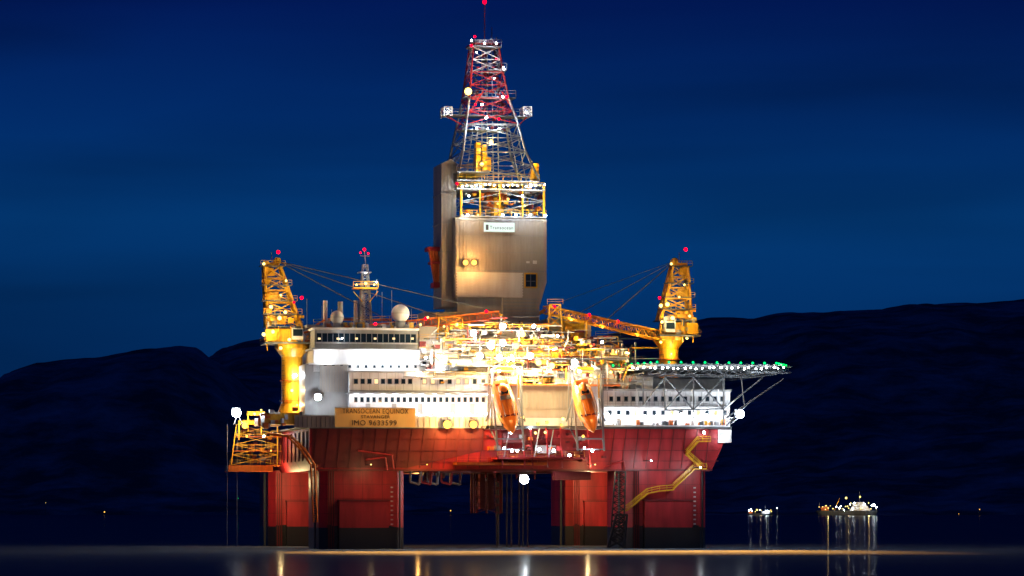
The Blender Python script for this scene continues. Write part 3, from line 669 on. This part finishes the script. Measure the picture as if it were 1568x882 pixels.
# ================================================= SKY
wd=bpy.data.worlds.new('World'); scene.world=wd; wd.use_nodes=True; t=wd.node_tree; bg=t.nodes['Background']
tc=t.nodes.new('ShaderNodeTexCoord'); sp=t.nodes.new('ShaderNodeSeparateXYZ'); t.links.new(tc.outputs['Generated'],sp.inputs[0])
mu=t.nodes.new('ShaderNodeMath'); mu.operation='MULTIPLY_ADD'; mu.inputs[1].default_value=5; t.links.new(sp.outputs['Z'],mu.inputs[0])
mp=t.nodes.new('ShaderNodeMapping'); mp.inputs['Scale'].default_value=(4,4,30); mp.inputs['Rotation'].default_value=(0,math.radians(2),0)
nz=t.nodes.new('ShaderNodeTexNoise'); nz.inputs['Scale'].default_value=1.1; nz.inputs['Detail'].default_value=3; nz.inputs['Roughness'].default_value=.4; nz.inputs['Distortion'].default_value=.3
t.links.new(tc.outputs['Generated'],mp.inputs[0]); t.links.new(mp.outputs[0],nz.inputs['Vector'])
mu.inputs[2].default_value=0
cr=t.nodes.new('ShaderNodeValToRGB'); E=cr.color_ramp.elements
st=[(0,(.0006,.018,.078)),(.25,(.0006,.023,.105)),(.45,(.0008,.033,.142)),(.60,(.0005,.021,.118)),(.78,(.0004,.009,.085)),(1,(.0003,.006,.065))]
E[0].position=0;E[0].color=(*st[0][1],1);E[1].position=1;E[1].color=(*st[-1][1],1)
for p,c_ in st[1:-1]:
    q=E.new(p); q.color=(*c_,1)
t.links.new(mu.outputs[0],cr.inputs[0])
mr=t.nodes.new('ShaderNodeMapRange'); mr.inputs['From Min'].default_value=.3; mr.inputs['From Max'].default_value=.7; mr.inputs['To Min'].default_value=.68; mr.inputs['To Max'].default_value=1.18
t.links.new(nz.outputs[0],mr.inputs['Value'])
mx=t.nodes.new('ShaderNodeVectorMath'); mx.operation='SCALE'; t.links.new(cr.outputs[0],mx.inputs[0]); t.links.new(mr.outputs[0],mx.inputs['Scale'])
sky=t.nodes.new('ShaderNodeTexSky'); sky.sky_type='NISHITA'; sky.sun_disc=False; sky.sun_elevation=math.radians(-4); sky.sun_rotation=math.radians(180)
sc=t.nodes.new('ShaderNodeVectorMath'); sc.operation='SCALE'; sc.inputs['Scale'].default_value=.01; t.links.new(sky.outputs[0],sc.inputs[0])
ad=t.nodes.new('ShaderNodeVectorMath'); ad.operation='ADD'; t.links.new(mx.outputs[0],ad.inputs[0]); t.links.new(sc.outputs[0],ad.inputs[1])
t.links.new(ad.outputs[0],bg.inputs['Color']); bg.inputs['Strength'].default_value=1
# ================================================= CAMERA
cd=bpy.data.cameras.new('Camera'); cam=bpy.data.objects.new('Camera',cd); scene.collection.objects.link(cam)
cam.location=(0,-D,CH); cam.rotation_euler=(math.pi/2,0,0); cd.lens=112.5; cd.sensor_width=36; cd.shift_y=(780-441)/1568; cd.clip_start=1; cd.clip_end=60000
scene.camera=cam
